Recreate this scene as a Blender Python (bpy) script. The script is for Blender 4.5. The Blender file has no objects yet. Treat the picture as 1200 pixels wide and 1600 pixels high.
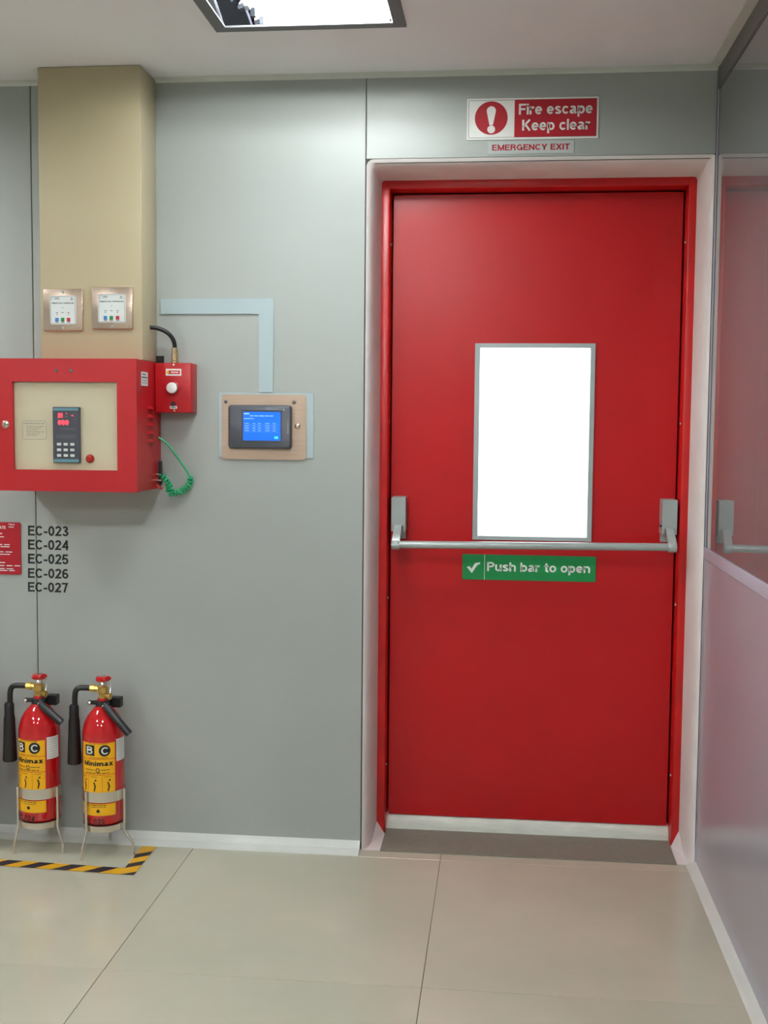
import bpy, bmesh, math, random
from mathutils import Vector, Matrix

random.seed(7)
SC = bpy.context.scene
COL = SC.collection
R_ = math.radians

# ------------------------------------------------------------------ camera
cam_data = bpy.data.cameras.new('camera')
cam = bpy.data.objects.new('camera', cam_data)
COL.objects.link(cam)
SC.camera = cam
yaw, pitch, roll = .103, .0741, .0088
fwd = Vector((-math.sin(yaw) * math.cos(pitch), math.cos(yaw) * math.cos(pitch), -math.sin(pitch)))
rgt = Vector((math.cos(yaw), math.sin(yaw), 0))
upv = rgt.cross(fwd)
r2 = math.cos(roll) * rgt + math.sin(roll) * upv
u2 = -math.sin(roll) * rgt + math.cos(roll) * upv
m = Matrix.Identity(4)
for i in range(3):
    m[i][0], m[i][1], m[i][2] = r2[i], u2[i], -fwd[i]
m.translation = Vector((-.6184, -3.5761, 1.3571))
cam.matrix_world = m
cam_data.sensor_fit = 'VERTICAL'
cam_data.sensor_height = 36
cam_data.lens = 1793.84 / 1600 * 36
cam_data.clip_start = .05

# ------------------------------------------------------------------ world, exposure
w = bpy.data.worlds.new('world')
SC.world = w
w.use_nodes = True
bg = w.node_tree.nodes['Background']
bg.inputs[0].default_value = (.93, .97, 1, 1)
bg.inputs[1].default_value = 4.0
SC.view_settings.view_transform = 'Standard'
SC.view_settings.look = 'None'
SC.view_settings.gamma = 1
SC.view_settings.exposure = 1.05
SC.view_settings.use_curve_mapping = False
TUBE_POWER = 40.0        # the lamp by the door
TUBE_POWER_HALL = 60.0   # the lamps further back in the hall


# ------------------------------------------------------------------ materials
def lin(c):
    c = c / 255
    return c / 12.92 if c <= .04045 else ((c + .055) / 1.055) ** 2.4


def rgb(r, g, b):
    return (lin(r), lin(g), lin(b), 1)


MATS = {}


def mat(name, col, rough=.5, metal=0., spec=.5, var=0., vscale=3., bump=0., bscale=200., emit=0., ior=1.5, coat=0.,
        col2=None, stretch=None):
    if name in MATS:
        return MATS[name]
    mt = bpy.data.materials.new(name)
    mt.use_nodes = True
    nt = mt.node_tree
    b = nt.nodes['Principled BSDF']
    b.inputs['Base Color'].default_value = col
    b.inputs['Roughness'].default_value = rough
    b.inputs['Metallic'].default_value = metal
    b.inputs['Specular IOR Level'].default_value = spec
    b.inputs['IOR'].default_value = ior
    b.inputs['Coat Weight'].default_value = coat
    tc = nt.nodes.new('ShaderNodeTexCoord')
    src = tc.outputs['Object']
    if stretch:
        mp = nt.nodes.new('ShaderNodeMapping')
        mp.inputs['Scale'].default_value = stretch
        nt.links.new(src, mp.inputs['Vector'])
        src = mp.outputs['Vector']
    if var > 0 or col2:
        n = nt.nodes.new('ShaderNodeTexNoise')
        n.inputs['Scale'].default_value = vscale
        n.inputs['Detail'].default_value = 5
        nt.links.new(src, n.inputs['Vector'])
        mx = nt.nodes.new('ShaderNodeMix')
        mx.data_type = 'RGBA'
        mr = nt.nodes.new('ShaderNodeMapRange')
        mr.inputs['From Min'].default_value = .35
        mr.inputs['From Max'].default_value = .65
        nt.links.new(n.outputs['Fac'], mr.inputs['Value'])
        nt.links.new(mr.outputs['Result'], mx.inputs['Factor'])
        if col2 is None:
            a = tuple(min(1, c * (1 + var)) for c in col[:3]) + (1,)
            d = tuple(c * (1 - var) for c in col[:3]) + (1,)
        else:
            a, d = col2, col
        mx.inputs['A'].default_value = d
        mx.inputs['B'].default_value = a
        nt.links.new(mx.outputs['Result'], b.inputs['Base Color'])
    if bump > 0:
        n2 = nt.nodes.new('ShaderNodeTexNoise')
        n2.inputs['Scale'].default_value = bscale
        n2.inputs['Detail'].default_value = 3
        nt.links.new(src, n2.inputs['Vector'])
        bp = nt.nodes.new('ShaderNodeBump')
        bp.inputs['Strength'].default_value = bump
        bp.inputs['Distance'].default_value = .002
        nt.links.new(n2.outputs['Fac'], bp.inputs['Height'])
        nt.links.new(bp.outputs['Normal'], b.inputs['Normal'])
    if emit > 0:
        b.inputs['Emission Color'].default_value = col
        b.inputs['Emission Strength'].default_value = emit
    MATS[name] = mt
    return mt


M_panel = mat('wall_panel_paint', rgb(168, 174, 170), .40, spec=.5, var=.03, vscale=1.3, bump=.03, bscale=60)
M_core = mat('wall_core', rgb(70, 76, 76), .8)
M_plaster = mat('white_plaster', rgb(232, 226, 224), .6, var=.04, vscale=6, bump=.25, bscale=35)
M_sill = mat('painted_sill', rgb(222, 226, 215), .5, var=.08, vscale=12, bump=.5, bscale=30, stretch=(1, 4, 4))
M_skirt = mat('white_cove', rgb(216, 220, 214), .45, var=.03, vscale=8, bump=.15, bscale=30)
M_ceil = mat('ceiling_paint', rgb(240, 239, 242), .85, var=.02, vscale=2, bump=.05, bscale=40)
M_red = mat('door_red_paint', rgb(190, 18, 24), .31, spec=.4, var=.06, vscale=1.6, bump=.05, bscale=90)
M_frame = mat('frame_red_paint', rgb(200, 22, 22), .34, spec=.5, var=.08, vscale=9, bump=.07, bscale=45)
M_cab = mat('cabinet_red_paint', rgb(182, 22, 30), .38, spec=.5, bump=.05, bscale=250)
M_cream = mat('cream_panel', rgb(200, 190, 162), .4, var=.02, vscale=3)
M_beige = mat('beige_paint', rgb(186, 174, 142), .42, var=.03, vscale=2, bump=.05, bscale=60)
M_alu = mat('satin_aluminium', rgb(172, 182, 180), .34, metal=.15, bump=.04, bscale=200)
M_bead = mat('glazing_bead', rgb(170, 182, 182), .38, metal=.1)
M_steel = mat('polished_steel', rgb(236, 214, 198), .22, metal=1, var=.05, vscale=9)
M_brushed = mat('brushed_steel_plate', rgb(200, 176, 156), .36, metal=.75, var=.05, vscale=30, stretch=(.3, 1, 8))
M_rod = mat('stand_steel', rgb(222, 214, 202), .24, metal=.85)
M_dark = mat('dark_plastic', rgb(70, 72, 82), .35)
M_hmi = mat('display_bezel', rgb(84, 88, 96), .38)
M_black = mat('black_rubber', rgb(26, 26, 29), .45)
M_blacks = mat('black_plastic', rgb(34, 34, 38), .32)
M_brass = mat('brass', rgb(205, 170, 95), .28, metal=.9, var=.1, vscale=60)
M_extred = mat('extinguisher_red', rgb(196, 12, 20), .09, spec=.6, coat=.5)
M_yellow = mat('yellow_print', rgb(248, 184, 16), .35)
M_white = mat('white_print', rgb(235, 236, 232), .45)
M_sticker = mat('white_sticker', rgb(215, 222, 220), .5)
M_greyprint = mat('grey_print', rgb(120, 124, 124), .6)
M_ink = mat('black_ink', rgb(22, 22, 24), .5)
M_redink = mat('red_ink', rgb(180, 28, 44), .5)
M_orange = mat('orange_red_ink', rgb(214, 60, 20), .4)
M_green = mat('sign_green', rgb(10, 140, 72), .38)
M_trunk = mat('trunking_plastic', rgb(172, 190, 194), .4)
M_gframe = mat('grey_lamp_frame', rgb(98, 100, 104), .5)
M_refl = mat('lamp_reflector', rgb(170, 172, 180), .0, metal=1)
M_tile = mat('cream_polished_tile', rgb(186, 185, 166), .13, spec=.45, vscale=2.2, col2=rgb(197, 192, 173), bump=.01,
             bscale=8)
M_grout = mat('grout', rgb(96, 92, 84), .9)
M_mat = mat('threshold_mat_rubber', rgb(132, 130, 118), .6, var=.05, vscale=60, bump=.3, bscale=350)
M_tapey = mat('tape_yellow', rgb(228, 170, 20), .35)
M_tapek = mat('tape_black', rgb(38, 26, 40), .35)
M_coil = mat('green_cord', rgb(20, 178, 116), .35)
M_lam = mat('lilac_grey_laminate', rgb(168, 164, 176), .24, spec=.7, var=.02, vscale=2, bump=.02, bscale=80)
M_rail = mat('partition_rail', rgb(190, 184, 200), .4, metal=.3)
M_head = mat('partition_head_channel', rgb(120, 120, 120), .45, metal=.3)
M_pane = mat('dark_glazing', rgb(116, 120, 122), .004, spec=.5, ior=2.15)
M_signred = mat('placard_red', rgb(176, 24, 40), .35)
M_other = mat('hall_wall_paint', rgb(200, 202, 200), .7, var=.02, vscale=2)
M_led = mat('red_digits', (1, .03, .05, 1), .5, emit=1.3)
M_screen = mat('blue_screen', rgb(14, 100, 236), .3, emit=.36)
M_screentext = mat('screen_text', rgb(150, 195, 240), .3, emit=.22)
M_screenbtn = mat('screen_button', rgb(60, 190, 180), .3, emit=.4)
M_keytop = mat('key_top', rgb(205, 208, 205), .5)
M_teal = mat('teal_strip', rgb(95, 142, 152), .45)
M_blueb = mat('blue_key', rgb(60, 130, 205), .4)
M_greenb = mat('green_key', rgb(20, 130, 60), .4)
M_redb = mat('red_key', rgb(190, 30, 50), .4)
M_tube = mat('lamp_tube', (.96, 1, .98, 1), .4, emit=TUBE_POWER)
M_tube_hall = mat('hall_lamp_tube', (.98, 1, .98, 1), .4, emit=TUBE_POWER_HALL)

# clear glass of the door light
M_glass = bpy.data.materials.new('clear_glass')
M_glass.use_nodes = True
_nt = M_glass.node_tree
_nt.nodes.clear()
_o = _nt.nodes.new('ShaderNodeOutputMaterial')
_t = _nt.nodes.new('ShaderNodeBsdfTransparent')
_g = _nt.nodes.new('ShaderNodeBsdfGlossy')
_g.inputs['Roughness'].default_value = .01
_f = _nt.nodes.new('ShaderNodeFresnel')
_mx = _nt.nodes.new('ShaderNodeMixShader')
_nt.links.new(_f.outputs[0], _mx.inputs[0])
_nt.links.new(_t.outputs[0], _mx.inputs[1])
_nt.links.new(_g.outputs[0], _mx.inputs[2])
_nt.links.new(_mx.outputs[0], _o.inputs[0])


# ------------------------------------------------------------------ mesh helpers
def T3(v):
    return Vector(v)


class G:
    """a bmesh collecting shapes for ONE object, in world metres"""

    def __init__(s):
        s.b = bmesh.new()

    def face(s, pts):
        vs = [s.b.verts.new(p) for p in pts]
        return s.b.faces.new(vs)

    def box(s, x0, x1, y0, y1, z0, z1, bev=0., seg=2):
        r = bmesh.ops.create_cube(s.b, size=1)
        vs = r['verts']
        for v in vs:
            v.co = Vector(((x0 + x1) / 2 + v.co.x * (x1 - x0), (y0 + y1) / 2 + v.co.y * (y1 - y0),
                           (z0 + z1) / 2 + v.co.z * (z1 - z0)))
        if bev > 0:
            es = list({e for v in vs for e in v.link_edges})
            bmesh.ops.bevel(s.b, geom=es, offset=bev, segments=seg, affect='EDGES', profile=.5)
        return s

    def tube(s, pts, r, n=12, cap=True):
        pts = [Vector(p) for p in pts]
        if not isinstance(r, (list, tuple)):
            r = [r] * len(pts)
        rings = []
        t0 = (pts[1] - pts[0]).normalized()
        nrm = t0.orthogonal().normalized()
        for i, p in enumerate(pts):
            if i == 0:
                t = t0
            elif i == len(pts) - 1:
                t = (pts[i] - pts[i - 1]).normalized()
            else:
                t = ((pts[i + 1] - p).normalized() + (p - pts[i - 1]).normalized()).normalized()
            nrm = (nrm - t * nrm.dot(t)).normalized()
            bn = t.cross(nrm)
            rings.append([s.b.verts.new(p + r[i] * (math.cos(a) * nrm + math.sin(a) * bn)) for a in
                          [2 * math.pi * k / n for k in range(n)]])
        for a, c in zip(rings, rings[1:]):
            for k in range(n):
                s.b.faces.new((a[k], a[(k + 1) % n], c[(k + 1) % n], c[k]))
        if cap:
            s.b.faces.new(list(reversed(rings[0])))
            s.b.faces.new(rings[-1])
        return s

    def lathe(s, prof, c=(0, 0, 0), axis='z', n=32):
        """prof: list of (radius, height)"""
        rings = []
        for r, h in prof:
            ring = []
            for k in range(n):
                a = 2 * math.pi * k / n
                u, v = r * math.cos(a), r * math.sin(a)
                p = {'z': (u, v, h), 'y': (u, h, v), 'x': (h, u, v)}[axis]
                ring.append(s.b.verts.new(Vector(c) + Vector(p)))
            rings.append(ring)
        for a, d in zip(rings, rings[1:]):
            for k in range(n):
                s.b.faces.new((a[k], a[(k + 1) % n], d[(k + 1) % n], d[k]))
        if prof[0][0] > 1e-6:
            s.b.faces.new(rings[0])
        if prof[-1][0] > 1e-6:
            s.b.faces.new(rings[-1])
        return s

    def prism(s, outline, y0, y1):
        """outline in (x,z), extruded from y0 (front) to y1"""
        a = [s.b.verts.new((x, y0, z)) for x, z in outline]
        c = [s.b.verts.new((x, y1, z)) for x, z in outline]
        s.b.faces.new(a)
        s.b.faces.new(list(reversed(c)))
        n = len(outline)
        for k in range(n):
            s.b.faces.new((a[k], c[k], c[(k + 1) % n], a[(k + 1) % n]))
        return s

    def ring(s, x0, x1, z0, z1, ix0, ix1, iz0, iz1, y0, y1):
        """rectangular plate with a rectangular hole"""
        for a in ((x0, ix0, z0, z1), (ix1, x1, z0, z1), (ix0, ix1, iz1, z1), (ix0, ix1, z0, iz0)):
            pass
        O = [(x0, z0), (x1, z0), (x1, z1), (x0, z1)]
        I = [(ix0, iz0), (ix1, iz0), (ix1, iz1), (ix0, iz1)]
        of = [s.b.verts.new((x, y0, z)) for x, z in O]
        inf = [s.b.verts.new((x, y0, z)) for x, z in I]
        ob = [s.b.verts.new((x, y1, z)) for x, z in O]
        ib = [s.b.verts.new((x, y1, z)) for x, z in I]
        for k in range(4):
            j = (k + 1) % 4
            s.b.faces.new((of[k], of[j], inf[j], inf[k]))
            s.b.faces.new((ob[j], ob[k], ib[k], ib[j]))
            s.b.faces.new((of[j], of[k], ob[k], ob[j]))
            s.b.faces.new((inf[k], inf[j], ib[j], ib[k]))
        return s

    def sphere(s, c, r, n=12):
        bmesh.ops.create_uvsphere(s.b, u_segments=n, v_segments=max(6, n // 2), radius=r,
                                  matrix=Matrix.Translation(c))
        return s

    def xform(s, M):
        bmesh.ops.transform(s.b, matrix=M, verts=s.b.verts)
        return s

    def build(s, name, material, parent=None, label=None, cat=None, group=None, kind=None, smooth=False, origin=None,
              bev=0):
        if bev:
            bmesh.ops.bevel(s.b, geom=list(s.b.edges), offset=bev, segments=2, affect='EDGES', profile=.5)
        bmesh.ops.recalc_face_normals(s.b, faces=s.b.faces)
        base = Vector((0, 0, 0))
        if parent is not None:
            q = parent
            while q.parent is not None:
                q = q.parent
            base = q.location.copy()
        elif origin is not None:
            base = Vector(origin)
        else:
            xs = [v.co for v in s.b.verts]
            base = Vector(((min(v.x for v in xs) + max(v.x for v in xs)) / 2,
                           (min(v.y for v in xs) + max(v.y for v in xs)) / 2, min(v.z for v in xs)))
        bmesh.ops.translate(s.b, vec=-base, verts=s.b.verts)
        me = bpy.data.meshes.new(name)
        s.b.to_mesh(me)
        s.b.free()
        if smooth:
            for p in me.polygons:
                p.use_smooth = True
            try:
                me.set_sharp_from_angle(angle=R_(50))
            except Exception:
                pass
        o = bpy.data.objects.new(name, me)
        COL.objects.link(o)
        me.materials.append(material)
        if parent is not None:
            o.parent = parent
        else:
            o.location = base
        props(o, label, cat, group, kind)
        return o


def props(o, label=None, cat=None, group=None, kind=None):
    if label: o['label'] = label
    if cat: o['category'] = cat
    if group: o['group'] = group
    if kind: o['kind'] = kind


def thing(name, loc, label=None, cat=None, group=None, kind=None):
    o = bpy.data.objects.new(name, None)
    o.empty_display_size = .05
    COL.objects.link(o)
    o.location = loc
    props(o, label, cat, group, kind)
    return o


def rrect(x0, x1, z0, z1, r, n=5):
    out = []
    for cx, cz, a0 in ((x1 - r, z0 + r, -90), (x1 - r, z1 - r, 0), (x0 + r, z1 - r, 90), (x0 + r, z0 + r, 180)):
        for k in range(n + 1):
            a = R_(a0 + 90 * k / n)
            out.append((cx + r * math.cos(a), cz + r * math.sin(a)))
    return out


def disc(cx, cz, r, n=28):
    return [(cx + r * math.cos(2 * math.pi * k / n), cz + r * math.sin(2 * math.pi * k / n)) for k in range(n)]


# ---- flat print: list of polygons (u,v) ------------------------------------------------
# ---- grotesque stroke lettering: every glyph is a set of centre lines in a cap-height-1 box, thickened to polygons
def arc_(cx, cy, rx, ry, a0, a1, n=12):
    return [(cx + rx * math.cos(R_(a0 + (a1 - a0) * k / n)), cy + ry * math.sin(R_(a0 + (a1 - a0) * k / n))) for k in range(n + 1)]


def glyph(ch, t):
    """returns (width, [centre line, ...]); a closed line repeats its first point"""
    e = t / 2
    X = .74          # x-height
    xm = X / 2
    if ch == 'E': return .64, [[(e, 0), (e, 1)], [(e, 1 - e), (.64, 1 - e)], [(e, .53), (.60, .53)], [(e, e), (.66, e)]]
    if ch == 'F': return .60, [[(e, 0), (e, 1)], [(e, 1 - e), (.62, 1 - e)], [(e, .50), (.55, .50)]]
    if ch == 'I': return t, [[(e, 0), (e, 1)]]
    if ch == 'L': return .58, [[(e, 1), (e, e), (.58, e)]]
    if ch == 'T': return .66, [[(0, 1 - e), (.66, 1 - e)], [(.33, 1), (.33, 0)]]
    if ch == 'X': return .74, [[(e * .8, 0), (.74 - e * .9, 1)], [(.74 - e * .8, 0), (e * .9, 1)]]
    if ch == 'Y': return .74, [[(e * .8, 1), (.37, .42), (.74 - e * .8, 1)], [(.37, .45), (.37, 0)]]
    if ch == 'N': return .72, [[(e, 0), (e, 1)], [(.72 - e, 0), (.72 - e, 1)], [(e, 1 - e * .6), (.72 - e, e * .6)]]
    if ch == 'M': return .86, [[(e, 0), (e, 1)], [(.86 - e, 0), (.86 - e, 1)], [(e, .96), (.43, .10), (.86 - e, .96)]]
    if ch == 'K': return .74, [[(e, 0), (e, 1)], [(e, .34), (.70 - e * .6, 1)], [(.27, .58), (.74 - e * .9, 0)]]
    if ch == 'A': return .76, [[(e * .8, 0), (.38, 1 - e * .6), (.76 - e * .8, 0)], [(.16, .27), (.60, .27)]]
    if ch == 'U': return .70, [[(e, 1), (e, .35)] + arc_(.35, .35, .35 - e, .35 - e, 180, 360) + [(.70 - e, 1)]]
    if ch == 'P': return .66, [[(e, 0), (e, 1)], [(e, 1 - e), (.36, 1 - e)] + arc_(.36, .71, .30 - e, .29 - e, 90, -90) + [(e, .42 + e)]]
    if ch == 'R': return .72, [[(e, 0), (e, 1)], [(e, 1 - e), (.38, 1 - e)] + arc_(.38, .73, .30 - e, .27 - e, 90, -90) + [(e, .46 + e)],
                               [(.42, .48)] + arc_(.42, .30, .24 - e, .17, 90, 0, 6) + [(.70 - e, 0)]]
    if ch == 'B': return .70, [[(e, 0), (e, 1)], [(e, 1 - e), (.38, 1 - e)] + arc_(.38, .76, .28 - e, .24 - e, 90, -90) + [(e, .52 + e)],
                               [(e, .52), (.40, .52)] + arc_(.40, .27 + e * .5, .30 - e, .27 - e * .5, 90, -90) + [(e, e)]]
    if ch == 'C': return .74, [arc_(.38, .5, .38 - e, .5 - e, 38, 322, 22)]
    if ch == 'G': return .78, [arc_(.39, .5, .39 - e, .5 - e, 40, 335, 22) + [(.78 - e, .46), (.42, .46)], [(.78 - e, .46), (.78 - e, 0)]]
    if ch == 'O': return .80, [arc_(.40, .5, .40 - e, .5 - e, 0, 360, 28)]
    if ch == 'S': return .68, [arc_(.34, .74, .32 - e, .26 - e, 20, 90, 5)[0:] + arc_(.34, .74, .32 - e, .26 - e, 90, 250, 10)[1:] +
                               arc_(.34, .27, .34 - e, .27 - e, 70, -160, 14)]
    if ch == '0': return .60, [arc_(.30, .5, .30 - e, .5 - e, 0, 360, 28)]
    if ch == '1': return .36, [[(.36 - e, 0), (.36 - e, 1)], [(.36 - e, .92), (0, .72)]]
    if ch == '2': return .60, [arc_(.30, .71, .30 - e, .29 - e, 172, -30, 12) + [(e * 1.1, e), (.60, e)]]
    if ch == '3': return .60, [arc_(.29, .745, .27 - e, .255 - e, 165, -80, 12) + arc_(.29, .275, .31 - e, .275 - e, 82, -165, 14)]
    if ch == '4': return .62, [[(.47, 0), (.47, 1)], [(.47 - e * .2, 1 - e * .9), (e * 1.1, .22 + e), (.62, .22 + e)]]
    if ch == '5': return .60, [[(.56, 1 - e), (.15, 1 - e), (.09, .50)] + arc_(.29, .33, .31 - e, .33 - e, 125, -160, 16)]
    if ch == '6': return .60, [arc_(.30, .31, .30 - e, .31 - e, 0, 360, 22), arc_(.34, .5, .34 - e, .5 - e, 182, 50, 12)]
    if ch == '7': return .60, [[(0, 1 - e), (.60 - e, 1 - e), (.38, .55), (.24, 0)]]
    if ch == '-': return .36, [[(0, .36), (.36, .36)]]
    if ch == 'i': return t, [[(e, 0), (e, X)], [(e, 1 - t * .85), (e, 1)]]
    if ch == 'l': return t, [[(e, 0), (e, 1)]]
    if ch == 'o': return .62, [arc_(.31, xm, .31 - e, xm - e, 0, 360, 24)]
    if ch == 'c': return .57, [arc_(.30, xm, .30 - e, xm - e, 40, 320, 18)]
    if ch == 'e': return .60, [[(e, xm), (.60 - e * .4, xm)], arc_(.30, xm, .30 - e, xm - e, -6, 318, 20)]
    if ch == 'a': return .60, [arc_(.28, X - .19, .25 - e, .19 - e, 165, 0, 8) + [(.53 - e, .15), (.60 - e * .3, e * .8)],
                               [(.53 - e, .44), (.30, .39)] + arc_(.22, .20, .22 - e, .20 - e, 90, 300, 12) + [(.53 - e, .20)]]
    if ch == 's': return .56, [arc_(.28, X - .20, .26 - e, .20 - e, 15, 90, 4) + arc_(.28, X - .20, .26 - e, .20 - e, 90, 250, 9)[1:] +
                               arc_(.28, .205, .28 - e, .205 - e, 70, -165, 12)]
    if ch in 'nh': return .59, [[(e, 0), (e, X if ch == 'n' else 1)], [(e, .40)] + arc_(.31, X - .30, .28 - e, .30 - e, 165, 0, 10) + [(.59 - e, 0)]]
    if ch == 'u': return .59, [[(.59 - e, 0), (.59 - e, X)], [(.59 - e, .34)] + arc_(.28, .30, .28 - e, .30 - e, -15, -180, 10) + [(e, X)]]
    if ch == 'm': return .92, [[(e, 0), (e, X)], [(e, .40)] + arc_(.28, X - .27, .25 - e, .27 - e, 165, 0, 9) + [(.53 - e, 0)],
                               [(.53 - e, .40)] + arc_(.66, X - .27, .26 - e, .27 - e, 165, 0, 9) + [(.92 - e, 0)]]
    if ch == 'r': return .40, [[(e, 0), (e, X)], [(e, .38)] + arc_(.38, X - .30, .38 - e, .30 - e, 165, 88, 7)]
    if ch == 't': return .38, [[(.18, .97), (.18, .20)] + arc_(.18 + .16, .20, .16, .20 - e, 180, 275, 6) + [(.38, e)], [(0, X - e), (.37, X - e)]]
    if ch == 'b': return .62, [[(e, 0), (e, 1)], arc_(.33, xm, .29 - e, xm - e, 0, 360, 22)]
    if ch == 'p': return .62, [[(e, -.28), (e, X)], arc_(.33, xm, .29 - e, xm - e, 0, 360, 22)]
    if ch == 'x': return .58, [[(e * .8, 0), (.58 - e * .9, X)], [(.58 - e * .8, 0), (e * .9, X)]]
    return .30, []


def thicken(line, t):
    """centre line -> quads with mitred joins"""
    e = t / 2
    pts = [p for i, p in enumerate(line) if i == 0 or math.hypot(p[0] - line[i - 1][0], p[1] - line[i - 1][1]) > 1e-5]
    closed = len(pts) > 3 and math.hypot(pts[0][0] - pts[-1][0], pts[0][1] - pts[-1][1]) < 1e-4
    n = len(pts)
    L_, R2 = [], []
    for i, p in enumerate(pts):
        if closed:
            a, b = pts[i - 1] if i > 0 else pts[-2], pts[i + 1] if i < n - 1 else pts[1]
        else:
            a, b = pts[max(i - 1, 0)], pts[min(i + 1, n - 1)]
        d1 = Vector((p[0] - a[0], p[1] - a[1]))
        d2 = Vector((b[0] - p[0], b[1] - p[1]))
        if d1.length < 1e-6: d1 = d2
        if d2.length < 1e-6: d2 = d1
        d1.normalize(), d2.normalize()
        nn = Vector((-(d1 + d2).y, (d1 + d2).x))
        if nn.length < 1e-4: nn = Vector((-d1.y, d1.x))
        nn.normalize()
        k = e / max(.35, nn.dot(Vector((-d1.y, d1.x))))
        L_.append((p[0] + nn.x * k, p[1] + nn.y * k))
        R2.append((p[0] - nn.x * k, p[1] - nn.y * k))
    return [[R2[i], R2[i + 1], L_[i + 1], L_[i]] for i in range(n - 1)]


def fit(txt, x0, x1, z0, z1, bold=.02, track=.075):
    """lettering stretched to a box (its ink bounds)"""
    t = .115 + bold * 2.6
    pol, x = [], 0
    for ch in txt:
        if ch == ' ':
            x += .34
            continue
        wd, lines = glyph(ch, t)
        for ln in lines:
            pol += [[(u + x, v) for u, v in q] for q in thicken(ln, t)]
        x += wd + track
    us = [p[0] for q in pol for p in q]
    vs = [p[1] for q in pol for p in q]
    a, b, c, d = min(us), max(us), min(vs), max(vs)
    return [[(x0 + (u - a) / (b - a) * (x1 - x0), z0 + (v - c) / (d - c) * (z1 - z0)) for u, v in q] for q in pol]


def rect(x0, x1, z0, z1):
    return [[(x0, z0), (x1, z0), (x1, z1), (x0, z1)]]


def outline(x0, x1, z0, z1, t):
    return rect(x0, x1, z0, z0 + t) + rect(x0, x1, z1 - t, z1) + rect(x0, x0 + t, z0, z1) + rect(x1 - t, x1, z0, z1)


def scribble(x0, x1, z, t, seed=0):
    """a row of word-like dashes for print too small to read"""
    rnd = random.Random(seed)
    out = []
    x = x0
    while x < x1 - (x1 - x0) * .05:
        L = (x1 - x0) * rnd.uniform(.08, .22)
        e = min(x1, x + L)
        out += rect(x, e, z - t / 2, z + t / 2)
        x = e + (x1 - x0) * .03
    return out


def flat(polys, y):
    g = G()
    for q in polys:
        if len(q) > 2:
            g.face([(u, y, v) for u, v in q])
    return g


def side(polys, x):
    """print on a face looking towards +x: u runs along +y"""
    g = G()
    for q in polys:
        g.face([(x, u, v) for u, v in q])
    return g


def wrapped(polys, c, r, step=.005):
    """print wound on a vertical cylinder; u is arc length from the -y side, positive to +x"""
    g = G()
    for q in polys:
        us = [p[0] for p in q]
        if len(q) == 4 and max(us) - min(us) > step and abs(q[0][0] - q[3][0]) < 1e-9 and abs(q[1][0] - q[2][0]) < 1e-9 \
                and abs(q[0][1] - q[1][1]) < 1e-9:
            n = int((max(us) - min(us)) / step) + 1
            for k in range(n):
                a = q[0][0] + (q[1][0] - q[0][0]) * k / n
                b = q[0][0] + (q[1][0] - q[0][0]) * (k + 1) / n
                g.face([(c[0] + r * math.sin(t / r), c[1] - r * math.cos(t / r), z) for t, z in
                        ((a, q[0][1]), (b, q[0][1]), (b, q[2][1]), (a, q[2][1]))])
        else:
            g.face([(c[0] + r * math.sin(u / r), c[1] - r * math.cos(u / r), v) for u, v in q])
    return g


# ================================================================== THE SETTING
H = 2.43
XL, YB = -5.2, -6.4

# ---- floor with its tiles
floor = G().box(XL, .0, YB, .45, -.06, -.004).build('floor', M_grout, kind='structure', origin=(0, 0, 0))
TX, TY, GAP = .7945, .829, .0015
tile_mesh = {}


def tile(x0, x1, y0, y1):
    key = (round(x1 - x0, 3), round(y1 - y0, 3))
    if key not in tile_mesh:
        g = G().box(0, x1 - x0, 0, y1 - y0, -.012, 0, bev=.0006, seg=1)
        o = g.build('tile', M_tile, parent=floor)
        tile_mesh[key] = o.data
    else:
        o = bpy.data.objects.new('tile', tile_mesh[key])
        COL.objects.link(o)
        o.parent = floor
    o.location = (x0, y0, 0)
    return o


xs = [0.0]
while xs[-1] - TX > XL:
    xs.append(xs[-1] - TX)
xs.append(XL)
ys = [.45, -.058]
while ys[-1] - TY > YB:
    ys.append(ys[-1] - TY)
ys.append(YB)
for i in range(len(xs) - 1):
    for j in range(len(ys) - 1):
        if xs[i] - xs[i + 1] < .02 or ys[j] - ys[j + 1] < .02:
            continue
        tile(xs[i + 1] + GAP / 2, xs[i] - GAP / 2, ys[j + 1] + GAP / 2, ys[j] - GAP / 2)

# ---- ceiling with openings for the lamps
LAMP_W0, LAMP_W1, LAMP_D0, LAMP_D1 = -.26, .26, -.30, .30
lamps = [(-1.155, -.724), (-3.2, -.724), (-1.155, -2.75), (-3.2, -2.75), (-1.155, -4.8), (-3.2, -4.8)]
gx = sorted({XL, 0.} | {x + d for x, _ in lamps for d in (LAMP_W0 + .03, LAMP_W1 - .03)})
gy = sorted({YB, .45} | {y + d for _, y in lamps for d in (LAMP_D0 + .03, LAMP_D1 - .03)})
g = G()
for a, b in zip(gx, gx[1:]):
    for c, d in zip(gy, gy[1:]):
        mx_, my_ = (a + b) / 2, (c + d) / 2
        if any(abs(mx_ - x) < .22 and abs(my_ - y) < .26 for x, y in lamps):
            continue
        g.box(a, b, c, d, H, H + .14)
bmesh.ops.remove_doubles(g.b, verts=g.b.verts, dist=1e-5)
ceiling = g.build('ceiling', M_ceil, kind='structure', origin=(0, 0, H))

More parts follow.
